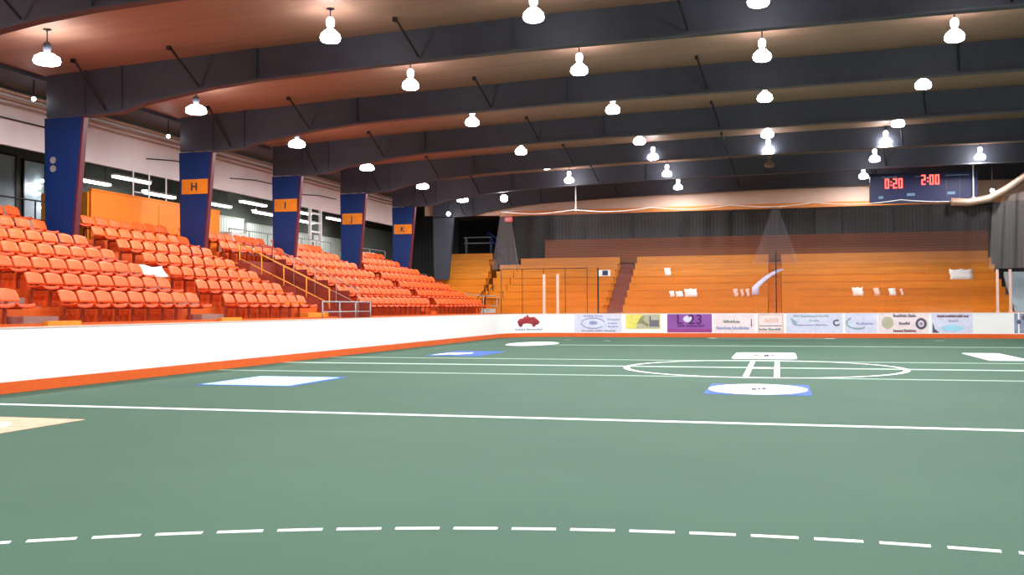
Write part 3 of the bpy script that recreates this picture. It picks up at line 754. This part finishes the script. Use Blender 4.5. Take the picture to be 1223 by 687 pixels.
# ------------------------------------------------------------------ end of the hall
struct(MB().box(-28,20,59.8,60,0,8.4).build('wall_far', M['greywall']))
struct(MB().box(-12.8,10.9,57.2,57.4,3.0,8.15).build('wall_back', M['greywall']))
struct(MB().box(15.9,16,-8,60,0,8.4).build('wall_right', M['darkwall']))
struct(MB().box(-28,20,-8.2,-8,0,8.4).build('wall_near', M['darkwall']))
for k, x in enumerate((-11.0,-8.2,-5.5,-2.6,.1,1.95,3.4,6.1,8.8)):
    o = MB().box(x-.06,x+.06,57.0,57.2,5.1,8.1).build('wall_post', M['rod'])
    tag(o, 'dark post on the end wall, %s from the corner nearest the seats' % ORD[k], 'post', 'posts on the end wall')
struct(MB().box(2.0,3.35,57.1,57.19,5.2,6.9).build('trim_8', ribbed('pale_shutter', (126,124,124), (92,90,94), 'X', 2.6)))
# soffit band above the bleachers
fb = [(x,z) for x,z in ((-19,6.55),(-15,6.45),(10.5,6.45),(16,6.45))]
o = struct(MB().prism_y(fb+[(16,lerp(CEIL,16)),(-19,lerp(CEIL,-19))], 51.6, 51.75).build('wall_fascia', M['fascia']))
o = struct(MB().box(-14.6,10.5,51.42,51.6,6.38,6.62).build('trim_9', M['tanbeam']))
struct(MB().box(-19,16,51.75,57.2,6.75,6.85).build('ceiling_end', M['darkwall']))
# bleachers
def bleacher(x0, x1, label, rows=range(9), ends=None):
    e = empty('bleacher', (x0, 47.9, 0), label, 'bleacher', 'orange end bleachers')
    mb = MB()
    for k in rows:
        a, b = (0, x1-x0) if ends is None else (0, ends(k)-x0)
        mb.box(a, b, .3+.75*k, .3+.75*(k+1), .0, 1.13+.38*k-.36)
    mb.build('understructure', M['bench'], e)
    for k in rows:
        a, b = (0, x1-x0) if ends is None else (0, ends(k)-x0)
        mb = MB().box(a, b, .1+.75*k, .42+.75*k, 1.11+.38*k, 1.15+.38*k).box(a, b, .12+.75*k, .16+.75*k, 1.13+.38*k-.36, 1.105+.38*k).box(a+.02, b-.02, .22+.75*k, .3+.75*k, 1.13+.38*k-.40, 1.11+.38*k)
        mb.build('bench', M['benchtop'] if k > 5 else M['bench'], e)
    return e
bleacher(-14.1, -8.45, 'orange bench bleachers between the corner stairs and the mauve stairs')
bleacher(-7.5, -.5, 'orange bench bleachers between the mauve stairs and the dark middle post')
bleacher(.15, 10.2, 'widest orange bench bleachers, from the dark middle post to the far corner')
bleacher(-18.6, -15.2, 'orange bench bleachers in the corner nearest the seats, cut off in steps', range(2,10), lambda k: -15.2-.1*(k-2) if k < 8 else -16.0)
bleacher(-15.12, -14.14, 'narrow orange bleacher piece above the pale grey corner stairs', range(3,8))
def end_stair(x0, x1, m, label, n=9):
    mb = MB()
    for k in range(int(n*2)): mb.box(0, x1-x0, .3+.375*k, .3+.375*(k+1), 0, .6+.19*k)
    o = mb.build('stairway', m); o.location = (x0, 47.9, 0); tag(o, label, 'stairs')
end_stair(-8.43, -7.52, mat('mauve_stairs', (150,84,70), .7), 'mauve brown stairs dividing the end bleachers')
end_stair(-.48, .13, M['bench'], 'narrow orange stairs behind the dark middle post')
end_stair(-15.15, -14.15, mat('pale_grey_stairs', (190,186,180), .6), 'pale grey stairs in the corner nearest the seats', 2.5)
# dark brown boarding behind the top rows
mb = MB()
o = tag(MB().box(-12.9,10.4,54.9,55.05,3.9,5.2).box(-12.9,10.4,54.85,55.1,5.2,5.26).build('back_boarding', M['brown']), 'long dark brown board wall behind the top of the orange bleachers', 'boarding')
struct(MB().box(-15.9,-13.2,55.6,55.7,3,6.75).build('trim_10', M['black']))  # black sheets paint the darkness of the corner opening
struct(MB().box(-19,-15.9,57.6,57.7,3,6.75).build('trim_11', M['black']))
# ledge and blue handrail in the dark corner opening
o = MB().box(-18.2,-16.4,56.2,56.5,5.25,5.3).box(-18.2,-16.4,56.2,56.5,5.6,5.65).box(-18.1,-18.05,56.2,56.5,4.6,5.6).box(-16.55,-16.5,56.2,56.5,4.6,5.6).build('shelf_rack', M['grey']); tag(o, 'grey rack with two shelves in the dark corner above the bleachers', 'rack')
e = empty('stair_handrail', (-16.2,55.2,4.2), 'bright blue sloping handrail in the dark corner above the bleachers', 'handrail')
MB().tube([(-.2,0,1.6),(.3,0,1.3),(.9,0,.5)], .06, 8).build('top_rail', M['blue'], e); MB().tube([(-.1,0,1.2),(.3,0,.9),(.8,0,.2)], .05, 8).build('mid_rail', M['blue'], e)
for x, z0, z1 in ((0,-.2,1.45),(.45,-.3,1.1),(.85,-.4,.55)): MB().tube([(x,0,z0),(x,0,z1)], .04, 8).build('post', M['blue'], e)
# corner railings by the pale stairs
railing('stair_railing', [(-14.9,48.2,.9),(-14.9,49.6,1.4),(-14.9,51.0,2.1)], 1.0, M['rod'], 'dark handrail beside the pale grey corner stairs')
railing('corner_railing', [(-16.2,47.4,1.2),(-15.2,47.3,1.1),(-14.3,47.3,1.0),(-13.6,47.3,1.0)], 1.0, M['grey'], 'grey railing at the corner between the seats and the end bleachers')
railing('bleacher_railing', [(x,47.75,.0) for x in (-13.5,-12.4,-11.3,-10.2,-9.1)], 3.35, M['rod'], 'thin dark tall rail in front of the first end bleachers', r=.016, mid=False)
cooler(-12.9, 46.9, .95, 1.0, 'white lidded box beside the corner of the end boards') if False else None
# exit sign
e = MB().box(-.2,.2,-.03,.03,-.1,.1).box(-.22,.22,.03,.06,-.12,.12).build('exit_sign', M['exit']); e.location = (-14.1,51.35,6.2); tag(e, 'small red glowing exit sign at the corner of the soffit band', 'sign')
lettering('sign_lettering', 'EXIT', .16, .002, M['white'], e, (0,-.033,-.055))
# small sign by the mauve stairs
e = empty('section_sign', (-8.6, 48.0, 0), 'small navy and white sign on a dark pole at the mauve stairs', 'sign')
MB().tube([(0,0,0),(0,0,3.35)], .04, 8).build('pole', M['rod'], e)
MB().box(.04,.62,-.02,.02,2.95,3.25).build('sign_plate', M['white'], e); MB().box(.22,.5,-.025,-.02,2.98,3.22).build('navy_square', M['navy'], e)
# white patches set on the benches to imitate reflections in the acrylic
def sheet(x, k, w, h, label, m='white', lean=.1, dz=0):  # one patch imitating a reflection in the acrylic
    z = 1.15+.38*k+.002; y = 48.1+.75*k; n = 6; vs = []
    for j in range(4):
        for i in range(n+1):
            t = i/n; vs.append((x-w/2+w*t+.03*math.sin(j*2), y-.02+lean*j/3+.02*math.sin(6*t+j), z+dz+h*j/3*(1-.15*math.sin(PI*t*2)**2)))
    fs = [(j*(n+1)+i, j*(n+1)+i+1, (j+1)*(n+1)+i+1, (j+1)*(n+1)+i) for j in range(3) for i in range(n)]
    o = MB().add(vs, fs).build('reflection_patch', M[m], smooth=True); s = o.modifiers.new('t', 'SOLIDIFY'); s.thickness = .025; s.offset = 1
    tag(o, label, 'sheet', 'white reflection patches on the end bleachers')
sheet(-5.6, 5, .32, .44, 'upright white reflection patch alone on an upper bench, above the purple banner')
sheet(-5.15, 2, .22, .32, 'white reflection patch, first and smallest of three in a line above the purple banner')
sheet(-4.78, 2, .34, .3, 'white reflection patch, middle of three in a line above the purple banner')
sheet(-4.22, 2, .6, .42, 'white reflection patch, last and widest of three in a line above the purple banner')
sheet(-2.03, 2, .2, .4, 'pale reflection patch, first of three small ones above the pinkish banner', 'cap')
sheet(-1.72, 2, .14, .38, 'pale reflection patch, middle of three small ones above the pinkish banner', 'cap')
sheet(-1.45, 2, .16, .4, 'pale reflection patch, last of three small ones above the pinkish banner', 'cap')
sheet(3.65, 2, .48, .42, 'square white reflection patch alone on a low bench above the pale swoosh banner')
sheet(4.5, 2, .24, .38, 'narrow white reflection patch above the khaki seal', 'cap')
sheet(5.2, 2, .3, .36, 'white reflection patch, wider of a pair above the slate seal')
sheet(5.62, 2, .12, .34, 'white reflection patch, narrower of a pair above the slate seal', 'cap')
sheet(8.45, 4, 1.0, .52, 'wide white reflection patch on an upper bench above the plain end of the boards')
# long cloth shape put diagonally over the rows for a reflection in the acrylic
vs = []
path = [(-1.1,49.55,1.95),(-1.08,49.6,2.35),(-.8,50.1,2.65),(-.45,50.6,2.95),(.1,51.0,3.25)]
for (x,y,z) in path:
    for d in (-.17,-.06,.06,.17): vs.append((x+d, y-.12+abs(d)*.2, z+.06-abs(d)*.3))
fs = [(j*4+i, j*4+i+1, (j+1)*4+i+1, (j+1)*4+i) for j in range(4) for i in range(3)]
o = MB().add(vs, fs).build('reflection_streak', M['lilacw'], smooth=True); s = o.modifiers.new('t','SOLIDIFY'); s.thickness = .04
tag(o, 'long lilac white reflection streak slanting up the benches beside the dark middle post', 'glint')
# pale sloping panel and dark box at the far right
e = empty('sloping_panel', (10.75, 48.6, 0), 'pale greenish white sloping panel beyond the last post of the boards', 'panel')
MB().prism_x([(0,1.0),(0,1.15),(2.2,3.0),(2.2,2.8)], -.5, 1.9).build('slab', M['winpane'], e)
for x in (-.4, 1.7): MB().box(x-.05,x+.05,.2,.3,0,1.2).box(x-.05,x+.05,2.0,2.1,0,2.7).build('leg', M['grey'], e)

# ------------------------------------------------------------------ scoreboard
e = empty('scoreboard', (6.3, 47.2, 6.05), 'navy scoreboard with red lit digits hung over the end boards', 'scoreboard', rz=.03)
MB().box(-2.25,2.25,0,.35,0,1.3).box(-2.3,2.3,-.03,.38,1.28,1.33).build('case', M['navy'], e)
SEG = {'0':'abcdef','1':'bc','2':'abged','3':'abgcd','8':'abcdefg'}
def seven(mb, ch, x, z, w, h):
    t = .05
    S = {'a':(x,x+w,z+h-t,z+h),'d':(x,x+w,z,z+t),'g':(x,x+w,z+h/2-t/2,z+h/2+t/2),'f':(x,x+t,z+h/2,z+h),'e':(x,x+t,z,z+h/2),'b':(x+w-t,x+w,z+h/2,z+h),'c':(x+w-t,x+w,z,z+h/2)}
    for c in SEG[ch]: a,b,c0,d = S[c]; mb.box(a,b,-.03,-.005,c0,d)
for (x, s_, zz) in ((-1.62,'0:20',.66),(-.08,'2:00',.78)):
    mb = MB(); u = x
    for ch in s_:
        if ch == ':': mb.box(u,u+.05,-.03,-.005,zz+.12,zz+.17).box(u,u+.05,-.03,-.005,zz+.27,zz+.32); u += .1
        else: seven(mb, ch, u, zz, .17, .44); u += .235
    mb.build('digit_display', M['digit'], e)
for x, z, w in ((-.7,.3,.34),(1.0,.32,.32),(-1.9,.2,.2)): MB().box(x,x+w,-.015,-.003,z,z+.12).build('small_caption', M['bluegrey'], e)
MB().box(-1.75,-1.1,-.015,-.003,1.14,1.19).box(-.35,-.1,-.015,-.003,1.14,1.18).box(.9,1.9,-.015,-.003,1.15,1.19).build('header_strip', M['bluegrey'], e)
for x in (.95,1.5,2.0): MB().box(x,x+.02,-.012,-.002,.15,1.0).build('divider', M['slate'], e)
for x in (-2.0, 2.1): MB().tube([(x,.17,1.3),(x,.17,lerp(CEIL,6.3+x)-6.05)], .02, 6).build('hanger', M['rod'], e)

# ------------------------------------------------------------------ world, camera, view
w = bpy.data.worlds.new('World'); sc.world = w; w.use_nodes = True
w.node_tree.nodes['Background'].inputs[0].default_value = (.5,.55,.6,1); w.node_tree.nodes['Background'].inputs[1].default_value = .02
R = [[0.9651727644236564,-0.009457643397681634,-0.26144232212126534],[0.26157806337698736,0.018478827083146673,0.965005414342104],[-0.004295529622984435,-0.9997845197496275,0.02030917266322312]]
cam = bpy.data.cameras.new('camera'); cam.sensor_width = 36; cam.lens = 1175/1223*36; cam.clip_end = 300
co = bpy.data.objects.new('camera', cam); col.objects.link(co)
m4 = Matrix([[R[0][0], -R[0][1], -R[0][2], 0],[R[1][0], -R[1][1], -R[1][2], 0],[R[2][0], -R[2][1], -R[2][2], 1.42],[0,0,0,1]])
co.matrix_world = m4
sc.camera = co
sc.view_settings.view_transform = 'Standard'; sc.view_settings.look = 'None'
sc.view_settings.exposure = .1; sc.view_settings.gamma = 1; sc.view_settings.use_curve_mapping = False
